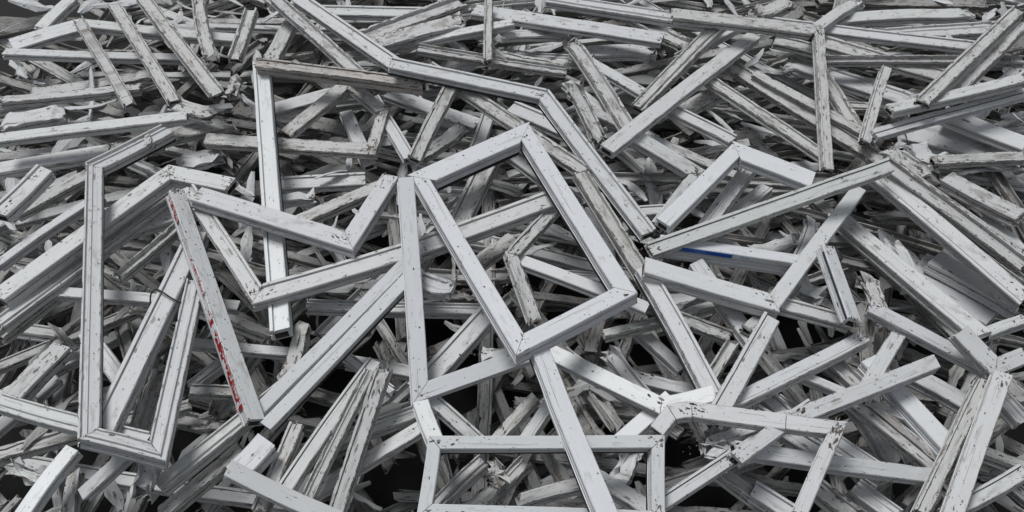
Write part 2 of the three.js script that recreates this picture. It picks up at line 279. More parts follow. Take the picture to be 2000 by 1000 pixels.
// ---------- the bars and frames of the heap ----------
// [name, closed, section, weathering, corner points of the face's middle line (metres), face normal, widths, thickness, extras, label]
const PIECES = [
["broken_bar",0,"box",2,[[-2.484,-0.48,-1.426],[-1.84,-0.49,-1.615]],[-0.0,0.999,-0.05],[0.078],0.032,"","splintered grey bar sunk under the foot of the leftmost parallel slanting bar"],
["broken_bar",0,"lip",1,[[-2.537,-0.482,-1.204],[-2.223,-0.488,-1.313]],[-0.0,0.999,-0.05],[0.11],0.038,"","torn flat bar end poking in from the left edge above the long level bar"],
["frame_bar",0,"lip",1,[[-1.259,-0.48,-1.28],[-0.791,-0.491,-1.499]],[-0.0,0.999,-0.05],[0.094],0.034,"","shadowed bar seen inside the brown railed frame at upper left"],
["frame_bar",0,"box",1,[[-0.838,-0.495,-1.322],[-0.671,-0.475,-0.915]],[-0.0,0.999,-0.05],[0.065],0.038,"","shadowed steep bar behind the small bent four railed frame"],
["frame_bar",0,"box",1,[[-0.638,-0.491,-1.452],[-0.164,-0.479,-1.2]],[-0.0,0.999,-0.05],[0.083],0.034,"x","dark sunken bar behind the chipped prop left of the central frame's peak"],
["frame_bar",0,"lip",1,[[-0.105,-0.437,-1.289],[-0.201,-0.495,-0.95]],[0.098,0.976,0.195],[0.064],0.038,"","short steep piece just above the central frame's upper left rail"],
["broken_bar",0,"box",2,[[-0.479,-0.515,-1.003],[-0.224,-0.455,-1.174]],[-0.098,0.976,0.195],[0.068],0.034,"x","broken grimy piece right of the chipped prop above the central frame"],
["broken_bar",0,"lip",1,[[0.339,-0.485,-1.75],[0.787,-0.485,-1.768]],[-0.0,0.999,-0.05],[0.104],0.034,"","sunken splintered bar between the ragged steep bar and the crossed diagonals"],
["broken_bar",0,"ridge",1,[[-0.052,-0.539,-1.822],[0.429,-0.433,-1.628]],[-0.196,0.979,-0.049],[0.072],0.032,"x","thin sunken piece left of the ragged steep bar"],
["frame_bar",0,"lip",1,[[-0.006,-0.491,-1.343],[0.344,-0.479,-1.11]],[-0.0,0.999,-0.05],[0.092],0.038,"x","shadowed bar right of the central frame's peak"],
["broken_bar",0,"lip",1,[[1.447,-0.495,-1.713],[2.07,-0.476,-1.334]],[-0.0,0.999,-0.05],[0.114],0.038,"x","sunken long bar behind the upright stile, upper right"],
["frame_bar",0,"ridge",2,[[1.658,-0.527,-1.387],[1.958,-0.443,-1.271]],[-0.287,0.957,0.048],[0.059],0.032,"","small dark level bar behind the steep chipped bar, upper right"],
["broken_bar",0,"box",1,[[1.879,-0.491,-1.206],[2.436,-0.479,-0.977]],[-0.0,0.999,-0.05],[0.174],0.05,"","broad sunken board below the two fanning bars"],
["frame_bar",0,"lip",1,[[-1.154,-0.484,-0.802],[-0.681,-0.486,-0.84]],[-0.0,0.999,-0.05],[0.079],0.034,"x","shadowed level bar right of the brown railed frame's left stile"],
["frame_bar",0,"box",1,[[1.733,-0.492,-0.34],[1.996,-0.479,-0.08]],[-0.0,0.999,-0.05],[0.199],0.05,"","broad dirty sheet lying between the two big right diagonals"],
["frame_bar",0,"lip",1,[[1.824,-0.461,-0.374],[2.094,-0.452,-0.123]],[0.19,0.952,-0.238],[0.212],0.05,"x","second broad sheet tight under the lower close ribbed diagonal"],
["broken_bar",0,"lip",1,[[-1.83,-0.487,0.566],[-1.636,-0.483,0.628]],[-0.0,0.999,-0.05],[0.045],0.038,"x","sunken piece in the lower left under the wide ridged bar"],
["frame_bar",0,"ridge",1,[[-1.241,-0.48,0.263],[-1.051,-0.49,0.061]],[-0.0,0.999,-0.05],[0.05],0.032,"","sunken short bar left of the red edged bar's lower half"],
["broken_bar",0,"lip",1,[[1.282,-0.495,0.261],[1.402,-0.476,0.629]],[-0.0,0.999,-0.05],[0.062],0.042,"","sunken flat board under the two parallel bars, lower right"],
["broken_bar",0,"box",1,[[-1.579,-0.44,-0.873],[-1.353,-0.445,-0.986]],[-0.0,0.999,-0.05],[0.095],0.038,"x","short bar tucked behind the peak above the red edged bar"],
["broken_bar",0,"lip",1,[[1.697,-0.441,-1.979],[2.547,-0.444,-2.049]],[-0.0,0.999,-0.05],[0.096],0.032,"","faded level bar along the top right edge"],
["frame_bar",0,"box",1,[[-1.329,-0.436,0.076],[-0.746,-0.432,0.142]],[-0.0,0.999,-0.05],[0.042],0.032,"x","level bar between the red edged bar and the double diagonal"],
["frame_bar",0,"lip",2,[[1.385,-0.42,-1.781],[1.617,-0.414,-1.677]],[-0.0,0.999,-0.05],[0.08],0.032,"x","short level bar just left of the upright stile's upper half"],
["frame_bar",0,"lip",1,[[-2.435,-0.407,-2.128],[-2.506,-0.393,-1.837]],[-0.0,0.999,-0.05],[0.084],0.032,"x","short pale bar slanting at the upper left corner of the pile"],
["frame_bar",0,"box",1,[[-2.587,-0.37,-1.673],[-2.278,-0.382,-1.867]],[0.099,0.99,0.099],[0.094],0.036,"","stubby bar between the upper left corner and the leftmost of three parallel slanting bars"],
["frame_bar",0,"box",1,[[-2.572,-0.331,-1.572],[-1.671,-0.472,-1.703]],[0.148,0.988,-0.049],[0.055],0.032,"","long level bar passing behind the three parallel slanting bars, upper left"],
["frame_bar",0,"lip",1,[[-2.348,-0.395,-0.815],[-1.638,-0.405,-1.006]],[-0.0,0.999,-0.05],[0.085],0.034,"","long shadowed bar from the left edge behind the tall left frame's top corner"],
["broken_bar",0,"box",2,[[-1.836,-0.312,-0.844],[-1.351,-0.48,-1.227]],[0.144,0.96,-0.24],[0.101],0.034,"x","dirty splintered bar above the tall left frame's short top rail"],
["frame_bar",0,"lip",1,[[-1.119,-0.401,-2.015],[-0.362,-0.399,-1.988]],[-0.0,0.999,-0.05],[0.084],0.032,"x","level bar near the top edge just right of the long broad diagonal"],
["broken_bar",0,"box",1,[[-0.407,-0.399,-1.798],[0.0,-0.401,-1.824]],[-0.0,0.999,-0.05],[0.067],0.032,"","flat torn bar behind the thin upright bar, top middle"],
["broken_bar",0,"box",2,[[-1.18,-0.413,-2.02],[-1.25,-0.388,-1.538]],[-0.0,0.999,-0.05],[0.079],0.038,"x","jagged upright splinter just above the brown rail's left end"],
["frame_bar",0,"lip",1,[[-0.69,-0.412,-1.329],[-0.469,-0.389,-0.878]],[-0.0,0.999,-0.05],[0.059],0.034,"x","short clean bar beside the right side of the small bent four railed frame"],
["broken_bar",0,"box",1,[[-0.13,-0.34,-1.721],[0.328,-0.463,-1.883]],[0.242,0.969,-0.048],[0.063],0.032,"x","level torn bar ending at the head of the ragged steep bar, top middle"],
["broken_bar",0,"lip",2,[[-0.135,-0.404,-1.667],[0.298,-0.396,-1.512]],[-0.0,0.999,-0.05],[0.072],0.032,"x","torn strip lying above the white top rail left of the ragged steep bar"],
["frame_bar",0,"box",1,[[0.311,-0.41,-1.677],[0.688,-0.391,-1.295]],[-0.0,0.999,-0.05],[0.063],0.032,"","short bar going from the ragged steep bar under the shorter crossed diagonal"],
["frame_bar",0,"box",1,[[0.273,-0.414,-1.441],[0.651,-0.387,-0.907]],[-0.0,0.999,-0.05],[0.063],0.032,"x","short bar under the foot of the ragged steep bar"],
["broken_bar",0,"chan",2,[[0.554,-0.411,-2.087],[0.966,-0.39,-1.658]],[-0.0,0.999,-0.05],[0.095],0.034,"","chipped bar slanting under the upper diagonal near the top edge"],
["broken_bar",0,"box",2,[[0.789,-0.395,-1.183],[1.057,-0.405,-1.39]],[-0.0,0.999,-0.05],[0.082],0.038,"x","short grimy stub under the long clean diagonal, right of centre"],
["frame_bar",0,"lip",1,[[-0.086,-0.411,-1.014],[0.292,-0.39,-0.601]],[-0.0,0.999,-0.05],[0.071],0.036,"x","flat shadowed bar seen through the central frame along its right stile"],
["broken_bar",0,"ridge",1,[[1.866,-0.398,-1.784],[2.641,-0.402,-1.873]],[-0.0,0.999,-0.05],[0.102],0.034,"x","frayed grey bar near the top right"],
["frame_bar",0,"lip",2,[[1.592,-0.384,-1.74],[2.224,-0.416,-1.47]],[0.05,0.999,-0.0],[0.097],0.032,"x","long grey bar running right from the upright stile's upper half"],
["broken_bar",0,"chan",2,[[1.572,-0.425,-1.564],[1.707,-0.378,-0.626]],[-0.0,0.999,-0.05],[0.069],0.036,"","dirty short bar leaning just right of the upright stile"],
["frame_bar",0,"box",0,[[2.095,-0.406,-1.209],[2.403,-0.394,-0.976]],[-0.0,0.999,-0.05],[0.111],0.04,"","clean sloping bar under the fanning bars at the right edge"],
["frame_bar",0,"box",1,[[2.387,-0.395,-1.365],[2.635,-0.405,-1.573]],[-0.0,0.999,-0.05],[0.062],0.034,"","short bar end at the right edge above the two fanning bars"],
["frame_bar",0,"lip",2,[[-1.592,-0.233,-0.849],[-2.246,-0.487,-0.62]],[-0.279,0.931,0.233],[0.068],0.032,"x","dirty bar behind the tall left frame near its top"],
["frame_bar",0,"lip",1,[[-1.7,-0.395,-0.439],[-1.242,-0.405,-0.645]],[-0.0,0.999,-0.05],[0.075],0.034,"","short shadowed bar left of the red edged bar's upper end"],
["broken_bar",0,"lip",1,[[-1.086,-0.399,-0.61],[-0.864,-0.401,-0.656]],[-0.0,0.999,-0.05],[0.056],0.032,"","curled short piece right of the brown railed frame's left stile"],
["frame_bar",0,"box",2,[[-0.181,-0.395,-0.243],[0.011,-0.405,-0.427]],[-0.0,0.999,-0.05],[0.066],0.038,"","grey bar seen low inside the central frame's left half"],
["frame_bar",0,"lip",1,[[1.151,-0.408,-0.722],[0.815,-0.392,-0.41]],[-0.0,0.999,-0.05],[0.063],0.038,"x","pale bar just right of the grey bar behind the long sloping lip bar"],
["frame_bar",0,"lip",1,[[0.508,-0.399,-0.558],[0.761,-0.401,-0.579]],[-0.0,0.999,-0.05],[0.053],0.032,"x","small level bar end seen between the long right diagonal and the bent two railed frame"],
["frame_bar",0,"ridge",1,[[0.134,-0.401,-0.222],[0.465,-0.399,-0.188]],[-0.0,0.999,-0.05],[0.047],0.032,"x","small pale bar behind the central frame's right stile"],
["broken_bar",0,"box",1,[[0.589,-0.397,-0.06],[0.846,-0.403,-0.192]],[-0.0,0.999,-0.05],[0.054],0.034,"x","short piece right of the broad white bar's upper end"],
["broken_bar",0,"lip",1,[[1.325,-0.412,-0.545],[1.057,-0.389,-0.07]],[-0.0,0.999,-0.05],[0.053],0.038,"","chipped piece behind the big angled frame's long arm"],
["broken_bar",0,"lip",1,[[0.998,-0.424,-0.339],[1.209,-0.372,-0.381]],[-0.243,0.97,-0.0],[0.06],0.034,"","pale curved piece above the blue stickered bar's right end"],
["broken_bar",0,"box",1,[[1.154,-0.36,-0.218],[1.271,-0.402,-0.089]],[0.241,0.966,0.097],[0.074],0.038,"x","pale short bar right of the big angled frame's elbow"],
["broken_bar",0,"lip",2,[[1.457,-0.406,-0.246],[1.46,-0.394,0.0]],[-0.0,0.999,-0.05],[0.051],0.034,"x","black chipped stump under the long thick diagonal's upper half"],
["broken_bar",0,"lip",1,[[1.62,-0.408,-0.43],[1.642,-0.393,-0.132]],[-0.0,0.999,-0.05],[0.054],0.034,"","small crumpled block right of the long thick diagonal"],
["frame_bar",0,"lip",1,[[2.056,-0.406,-0.539],[2.156,-0.395,-0.322]],[-0.0,0.999,-0.05],[0.062],0.032,"","thin shadowed bar at the right edge under the thick sloping bar"],
["broken_bar",0,"box",1,[[1.806,-0.402,-0.67],[2.049,-0.398,-0.574]],[-0.0,0.999,-0.05],[0.069],0.032,"x","flat torn piece above the upper ribbed diagonal"],
["frame_bar",0,"box",2,[[-1.534,-0.405,0.623],[-1.498,-0.396,0.8]],[-0.0,0.999,-0.05],[0.045],0.038,"","upright grimy bar at the bottom edge below the tall left frame"],
["frame_bar",0,"lip",1,[[-1.686,-0.407,0.046],[-1.419,-0.393,0.335]],[-0.0,0.999,-0.05],[0.061],0.05,"x","short clean bar between the tall left frame's left stile and its inner lipped bar"],
["jointed_frame",0,"lip",2,[[-1.208,-0.402,0.313],[-1.019,-0.401,0.324],[-0.99,-0.397,0.412]],[-0.0,0.999,-0.05],[0.044,0.036],0.032,"x","small bent bar left of the red edged bar's foot"],
["frame_bar",0,"box",1,[[-0.634,-0.401,0.189],[-0.332,-0.399,0.248]],[-0.0,0.999,-0.05],[0.052],0.034,"x","level bar behind the foot of the tall bare stile"],
["frame_bar",0,"ridge",1,[[1.777,-0.405,0.248],[1.862,-0.395,0.456]],[-0.0,0.999,-0.05],[0.068],0.042,"x","shadowed bar at the right edge beside the tall pair"],
["frame_bar",0,"ridge",2,[[0.052,-0.404,0.59],[-0.07,-0.396,0.739]],[-0.0,0.999,-0.05],[0.052],0.042,"","dirty bar low inside the bottom frame's left half"],
["frame_bar",0,"lip",1,[[0.428,-0.402,0.249],[0.741,-0.398,0.333]],[-0.0,0.999,-0.05],[0.056],0.036,"","level bar behind the broad white bar's foot"],
["frame_bar",0,"lip",1,[[0.476,-0.405,0.018],[0.646,-0.395,0.232]],[-0.0,0.999,-0.05],[0.053],0.034,"","shadowed bar along the left of the broad white bar"],
["frame_bar",0,"lip",1,[[-2.28,-0.341,-1.823],[-1.429,-0.425,-1.798]],[0.099,0.994,-0.05],[0.077],0.032,"","narrow level bar under the three parallel slanting bars near their tops"],
["frame_bar",0,"ridge",1,[[0.189,-0.373,-2.086],[1.195,-0.359,-1.814]],[-0.0,0.999,-0.05],[0.097],0.032,"","long bar along the top edge right of the thin upright bar"],
["frame_bar",0,"chan",2,[[-0.824,-0.348,-1.682],[-0.269,-0.367,-2.053]],[-0.0,0.999,-0.05],[0.114],0.038,"","grimy bar slanting up to the top edge right of the long broad diagonal"],
["frame_bar",0,"box",1,[[-0.208,-0.364,-1.969],[0.781,-0.351,-1.706]],[-0.0,0.999,-0.05],[0.1],0.032,"","long bar running right from the thin upright bar near the top edge"],
["frame_bar",0,"lip",1,[[1.31,-0.393,-1.92],[2.425,-0.352,-1.635]],[-0.05,0.998,0.05],[0.068],0.032,"x","long level bar continuing right of the upright stile's head"],
["broken_bar",0,"lip",2,[[1.292,-0.354,-1.932],[1.512,-0.361,-2.061]],[-0.0,0.999,-0.05],[0.091],0.034,"","chipped short bar at the top edge left of the upright stile"],
["frame_bar",0,"chan",2,[[-1.702,-0.368,-0.274],[-1.968,-0.348,0.128]],[-0.0,0.999,-0.05],[0.052],0.032,"","grimy lower bar of the three rising from the left edge"],
["frame_bar",0,"lip",1,[[-2.024,-0.311,-0.083],[-1.091,-0.405,-0.065]],[0.099,0.994,0.05],[0.049],0.032,"","level bar with a black wire loop, behind the tall left frame"],
["frame_bar",0,"ridge",1,[[-0.817,-0.358,-0.037],[-0.11,-0.357,-0.015]],[-0.0,0.999,-0.05],[0.052],0.032,"x","level grey bar passing behind the double diagonal and the tall bare stile"],
["frame_bar",0,"chan",2,[[-0.939,-0.364,0.547],[-1.174,-0.351,0.817]],[-0.0,0.999,-0.05],[0.052],0.037,"","rough bar parallel to and below the long bar at the red edged bar's foot"],
["frame_bar",0,"ridge",1,[[-0.252,-0.363,0.389],[-0.818,-0.352,0.619]],[-0.0,0.999,-0.05],[0.053],0.037,"","upper of two grey bars sloping behind the fan to the tall stile's foot"],
["frame_bar",0,"box",1,[[1.468,-0.362,0.249],[1.676,-0.353,0.417]],[-0.0,0.999,-0.05],[0.07],0.042,"x","short bar between the two parallel bars and the tall pair"],
["frame_bar",0,"ridge",1,[[0.956,-0.365,0.376],[1.276,-0.35,0.676]],[-0.0,0.999,-0.05],[0.069],0.046,"","short bar behind the cut cornered frame, running under the long level bar"],
["frame_bar",0,"box",2,[[0.3,-0.36,0.681],[0.008,-0.355,0.766]],[-0.0,0.999,-0.05],[0.047],0.038,"","grey bar behind the broad slantwise bar inside the bottom frame"],
["broken_bar",0,"chan",1,[[0.352,-0.367,0.13],[0.599,-0.348,0.512]],[-0.0,0.999,-0.05],[0.057],0.04,"","grey ridged piece behind the clean bent rail below the central frame"],
["broken_bar",0,"lip",1,[[1.516,-0.305,-1.686],[1.949,-0.444,-2.18]],[0.147,0.978,-0.147],[0.065],0.032,"","frayed bar rising to the top edge from the upright stile's head"],
["broken_bar",0,"ridge",2,[[-1.306,-0.36,0.191],[-1.301,-0.339,0.6]],[-0.0,0.999,-0.05],[0.033],0.032,"","grimy strip beside the slanting right stile inside the tall left frame"],
["broken_bar",0,"box",2,[[-0.803,-0.324,0.016],[-0.841,-0.373,0.339]],[-0.0,0.989,0.148],[0.057],0.042,"x","crumpled upright piece just left of the double diagonal's middle"],
["frame_bar",0,"box",1,[[-0.281,-0.33,0.474],[-0.737,-0.367,0.771]],[-0.05,0.998,0.05],[0.049],0.037,"","lower of two grey bars sloping behind the fan to the tall stile's foot"],
["frame_bar",0,"lip",1,[[-0.427,-0.335,0.365],[-0.712,-0.347,0.129]],[-0.0,0.999,-0.05],[0.034],0.032,"","narrow bar sunk between the double diagonal and the tall bare stile"],
["frame_bar",0,"lip",2,[[-2.462,-0.329,-1.201],[-1.792,-0.335,-1.31]],[-0.0,0.999,-0.05],[0.061],0.032,"","narrow shadowed bar under the feet of two parallel slanting bars"],
["frame_bar",0,"chan",2,[[-1.578,-0.312,-0.13],[-1.293,-0.336,-0.615]],[-0.0,0.999,-0.05],[0.048],0.032,"","narrow dark bar between the tall left frame and the red edged bar"],
["frame_bar",0,"lip",2,[[0.341,-0.318,0.127],[0.963,-0.329,-0.084]],[-0.0,0.999,-0.05],[0.04],0.032,"","narrow dirty bar behind the broad white bar, right of the central frame"],
["frame_bar",0,"lip",2,[[0.313,-0.324,-1.171],[1.065,-0.423,-0.772]],[-0.0,0.97,0.243],[0.048],0.032,"","narrow bar sunk below the long clean diagonal"],
["frame_bar",0,"lip",1,[[-0.908,-0.423,-1.634],[0.013,-0.303,-1.776]],[-0.098,0.976,0.195],[0.052],0.032,"","narrow bar behind the thin upright bar, rising right"],
["broken_bar",0,"chan",2,[[-1.695,-0.331,-2.066],[-1.487,-0.301,-1.471]],[-0.0,0.999,-0.05],[0.066],0.038,"","torn steep bar at the top edge right of three parallel slanting bars"],
["broken_bar",0,"lip",2,[[-1.345,-0.32,-1.399],[-1.35,-0.31,-1.204]],[-0.0,0.999,-0.05],[0.053],0.032,"x","short dirty stump just below the open grey channel bar beside the brown rail's corner"],
["broken_bar",0,"box",2,[[-1.623,-0.318,-1.187],[-1.363,-0.312,-1.082]],[-0.0,0.999,-0.05],[0.08],0.036,"x","crumpled bar piece joining the feet of two parallel slanting bars, upper left"],
["broken_bar",0,"lip",2,[[-0.762,-0.319,-1.599],[-0.231,-0.319,-1.836]],[-0.0,1.0,-0.0],[0.106],0.038,"","splintered bar with torn upper end below the grimy bar near the top edge"],
["broken_bar",0,"chan",2,[[0.299,-0.385,-1.766],[0.576,-0.295,-0.87]],[-0.0,0.995,-0.1],[0.075],0.039,"","ragged steep bar with torn face, upper middle, left of the crossed diagonals"],
["frame_bar",0,"lip",2,[[0.93,-0.332,-1.409],[1.416,-0.3,-0.78]],[-0.0,0.999,-0.05],[0.059],0.032,"x","long grimy bar running down right towards the foot of the upright stile, upper right"],
["frame_bar",0,"lip",1,[[0.703,-0.322,-1.174],[1.012,-0.309,-0.911]],[-0.0,0.999,-0.05],[0.065],0.032,"x","bar running into the corner of the gable shaped pair right of centre"],
["frame_bar",0,"lip",2,[[1.071,-0.415,-1.633],[1.703,-0.351,-0.798]],[-0.284,0.948,0.142],[0.067],0.036,"x","long dirty bar crossing behind the upright stile in the upper right"],
["frame_bar",0,"ridge",1,[[0.82,-0.307,-1.489],[1.251,-0.324,-1.834]],[-0.0,0.999,-0.05],[0.059],0.032,"x","short pale piece between the two parallel diagonals near the top"],
["broken_bar",0,"box",1,[[1.819,-0.319,-0.934],[1.931,-0.311,-0.764]],[-0.0,0.999,-0.05],[0.088],0.038,"x","short bar dropping to the left end of the level bar at the right edge"],
["broken_bar",0,"lip",2,[[1.692,-0.306,-0.875],[1.844,-0.323,-0.691]],[0.05,0.998,0.05],[0.088],0.04,"x","crumpled bar end at the tip of the long sloping lip bar, right"],
["frame_bar",0,"lip",2,[[1.903,-0.322,-0.706],[2.162,-0.309,-0.446]],[-0.0,0.999,-0.05],[0.097],0.042,"","thick sloping bar at the right edge under the level bar"],
["frame_bar",0,"ridge",1,[[-1.47,-0.397,-0.698],[-1.933,-0.269,0.119]],[0.099,0.99,-0.099],[0.064],0.034,"x","long bar just below the rising peaked bar on the left"],
["broken_bar",0,"lip",2,[[-1.317,-0.326,0.196],[-1.319,-0.305,0.604]],[-0.0,0.999,-0.05],[0.03],0.032,"","splintered thin strip seen inside the tall left frame's foot"],
["frame_bar",0,"lip",2,[[-1.012,-0.307,-0.357],[-0.505,-0.324,-0.687]],[-0.0,0.999,-0.05],[0.068],0.033,"","dirty bar inside the brown railed frame's lower right"],
["frame_bar",0,"lip",2,[[-0.054,-0.332,-0.957],[-0.258,-0.3,-0.311]],[-0.0,0.999,-0.05],[0.084],0.05,"","chipped flat bar seen through the central frame's upper left half"],
["broken_bar",0,"chan",2,[[-0.304,-0.273,-0.333],[-0.446,-0.356,-0.088]],[-0.144,0.96,0.24],[0.061],0.04,"","short dirty piece crossing under the central frame's left stile"],
["frame_bar",0,"lip",1,[[-0.05,-0.315,-0.033],[-0.35,-0.315,0.368]],[-0.0,1.0,-0.0],[0.078],0.05,"","wide bar slanting under the central frame's left stile foot"],
["frame_bar",0,"ridge",1,[[1.118,-0.33,-0.849],[0.729,-0.302,-0.29]],[-0.0,0.999,-0.05],[0.064],0.042,"","grey bar between the gable pair and the long sloping lip bar"],
["frame_bar",0,"box",1,[[0.732,-0.282,-0.197],[0.927,-0.302,0.212]],[-0.0,0.999,0.05],[0.066],0.044,"","pale bar slanting below the blue stickered bar"],
["frame_bar",0,"lip",2,[[0.568,-0.286,0.039],[0.838,-0.327,0.133]],[0.098,0.984,0.148],[0.05],0.033,"x","grey sloping bar left of the pale bar below the blue stickered bar"],
["frame_bar",0,"lip",2,[[1.139,-0.332,-0.127],[0.873,-0.251,0.146]],[0.147,0.978,-0.147],[0.048],0.036,"x","short dark piece under the elbow of the big angled frame right of centre"],
["frame_bar",0,"lip",1,[[0.783,-0.238,-0.029],[1.288,-0.296,0.087]],[0.147,0.978,-0.147],[0.065],0.033,"x","level grey bar between the big angled frame and the blue edged stile"],
["frame_bar",0,"box",2,[[-1.814,-0.308,0.444],[-1.691,-0.322,0.166]],[-0.0,0.999,-0.05],[0.078],0.048,"x","dirty bar left of the tall left frame's lower half"],
["frame_bar",0,"box",1,[[-1.265,-0.263,0.589],[-1.457,-0.351,0.749]],[-0.236,0.943,0.236],[0.048],0.034,"","pale bar below the tall left frame's bottom rail"],
["broken_bar",0,"chan",1,[[-1.213,-0.223,0.564],[-1.209,-0.26,0.81]],[0.049,0.988,0.148],[0.058],0.05,"","stubby upright channel with a torn end below the tall left frame"],
["frame_bar",0,"ridge",1,[[-0.756,-0.315,0.273],[-1.184,-0.315,0.733]],[-0.0,1.0,-0.0],[0.059],0.041,"x","long bar rising right from below the tall left frame to the red edged bar's foot"],
["frame_bar",0,"lip",1,[[-0.352,-0.273,0.36],[-0.09,-0.357,0.57]],[0.194,0.97,0.146],[0.049],0.039,"x","grey bar behind the link and the bottom frame's top rail"],
["broken_bar",0,"chan",2,[[-0.108,-0.318,0.616],[-0.021,-0.312,0.74]],[-0.0,0.999,-0.05],[0.05],0.042,"","crumpled dark chunk inside the bottom frame"],
["broken_bar",0,"box",2,[[-0.033,-0.278,0.742],[-0.196,-0.327,0.829]],[-0.241,0.966,0.097],[0.043],0.036,"x","grimy short bar at the bottom inside the bottom frame"],
["frame_bar",0,"box",2,[[0.089,-0.32,0.383],[-0.079,-0.31,0.592]],[-0.0,0.999,-0.05],[0.043],0.034,"","dirty bar rising under the clean rails just above the bottom frame"],
["frame_bar",0,"lip",1,[[0.183,-0.321,0.34],[0.025,-0.309,0.592]],[-0.0,0.999,-0.05],[0.045],0.036,"x","pale short bar beside the broad slantwise bar above the bottom frame"],
["broken_bar",0,"box",1,[[-0.124,-0.314,0.218],[0.156,-0.316,0.181]],[-0.0,0.999,-0.05],[0.046],0.032,"","small torn piece in the angle under the central frame's lowest corner"],
["frame_bar",0,"chan",2,[[1.161,-0.32,0.205],[1.281,-0.311,0.382]],[-0.0,0.999,-0.05],[0.066],0.042,"","dark chipped bar crossing under the long rising rail"],
["frame_bar",0,"lip",2,[[1.001,-0.319,0.697],[1.128,-0.312,0.838]],[-0.0,0.999,-0.05],[0.063],0.046,"x","dirty bar at the bottom edge right of the cut cornered frame's leg"],
["frame_bar",0,"ridge",1,[[1.147,-0.318,0.725],[1.263,-0.312,0.838]],[-0.0,0.999,-0.05],[0.066],0.048,"x","pale bar at the bottom edge between the chipped leg and the tall pair"],
["frame_bar",0,"lip",1,[[0.879,-0.32,0.348],[1.015,-0.311,0.529]],[-0.0,0.999,-0.05],[0.056],0.038,"x","pale piece just above the small crossing"],
["frame_bar",0,"lip",1,[[0.846,-0.261,0.477],[1.146,-0.306,0.679]],[0.049,0.988,0.148],[0.059],0.044,"x","short bar seen inside the angle of the cut cornered frame's leg"],
["broken_bar",0,"lip",1,[[0.443,-0.32,0.553],[0.348,-0.311,0.735]],[-0.0,0.999,-0.05],[0.056],0.048,"","torn pale piece inside the bottom frame's right half"],
["frame_bar",0,"box",1,[[0.226,-0.272,0.679],[0.48,-0.28,0.847]],[-0.0,0.999,0.05],[0.055],0.046,"","bar end at the bottom inside the bottom frame's right half"],
["frame_bar",0,"chan",2,[[1.521,-0.372,-1.56],[2.614,-0.372,-1.56]],[-0.0,0.97,0.243],[0.047],0.032,"","narrow level bar crossing behind the close dark edged diagonals, top right"],
["jointed_frame",0,"box",2,[[-1.451,-0.39,-1.008],[-0.655,-0.397,-0.943],[-0.62,-0.373,-1.18],[-0.808,-0.354,-1.366],[-1.082,-0.389,-1.018]],[-0.0,0.995,0.1],[0.068,0.056,0.062,0.068],0.033,"","small bent frame of four rails inside the brown railed frame"],
["frame_bar",0,"lip",1,[[-2.057,-0.288,-0.184],[-1.768,-0.308,-0.581]],[-0.0,0.999,-0.05],[0.049],0.032,"","narrow bar just above the long peaked bar at the left edge"],
["frame_bar",0,"lip",2,[[0.587,-0.281,0.554],[0.183,-0.299,0.199]],[-0.0,0.999,-0.05],[0.034],0.032,"","narrow bar sunk behind the cut cornered frame and the clean bent rail"],
["frame_bar",0,"lip",1,[[0.999,-0.266,0.306],[1.627,-0.312,0.598]],[0.05,0.998,0.05],[0.037],0.032,"","long narrow bar behind the two parallel bars, lower right"],
["frame_bar",0,"chan",2,[[-1.266,-0.3,-1.989],[-0.699,-0.264,-1.28]],[-0.0,0.999,-0.05],[0.069],0.034,"","dark grimy bar lying against the lower left side of the long broad diagonal"],
["frame_bar",0,"twin",2,[[1.173,-0.235,0.412],[1.463,-0.304,0.685]],[-0.0,0.97,0.243],[0.069],0.05,"","lower of two parallel bars under the long rising rail, lower right"],
["frame_bar",0,"chan",2,[[-1.365,-0.284,-1.873],[-1.36,-0.262,-1.422]],[-0.0,0.999,-0.05],[0.066],0.036,"","open grey channel bar leaning just left of the brown rail's corner"],
["frame_bar",0,"ridge",2,[[-0.492,-0.358,-1.639],[0.282,-0.371,-1.467]],[-0.048,0.957,0.287],[0.05],0.032,"x","long grimy bar just above the white top rail that meets the long right diagonal"],
["frame_bar",0,"ridge",2,[[1.075,-0.209,-1.691],[0.599,-0.359,-1.183]],[-0.098,0.976,0.195],[0.072],0.039,"x","shorter and upper one of two parallel diagonals in the upper right centre"],
["frame_bar",0,"box",0,[[-1.496,-0.279,0.608],[-1.577,-0.267,0.843]],[-0.0,0.999,-0.05],[0.055],0.04,"","clean bar falling to the bottom edge below the tall left frame"],
["frame_bar",0,"lip",2,[[-0.745,-0.281,0.506],[-0.82,-0.264,0.844]],[-0.0,0.999,-0.05],[0.05],0.04,"","upright bar left of the fan below the double diagonal's open end"],
["frame_bar",0,"box",0,[[1.302,-0.273,0.259],[1.485,-0.244,0.637]],[0.05,0.994,-0.099],[0.074],0.047,"","upper of two parallel bars under the long rising rail, lower right"],
["frame_bar",0,"box",1,[[1.493,-0.289,0.092],[1.206,-0.187,0.459]],[0.098,0.976,-0.195],[0.052],0.045,"","short upright bar above the long rising rail, lower right"],
["frame_bar",0,"lip",2,[[0.671,-0.277,0.669],[0.859,-0.268,0.839]],[-0.0,0.999,-0.05],[0.052],0.04,"","bar running down right from the grimy lipped bar to the bottom edge"],
["frame_bar",0,"lip",2,[[1.205,-0.374,-1.465],[1.643,-0.32,-0.949]],[-0.284,0.948,0.142],[0.047],0.032,"","narrow dirty bar under the upright stile, rising left, upper right"],
["frame_bar",0,"box",1,[[-2.304,-0.26,-0.873],[-1.488,-0.268,-1.034]],[-0.0,0.999,-0.05],[0.064],0.032,"x","long nearly level bar from the left edge to the crumpled feet of the slanting bars"],
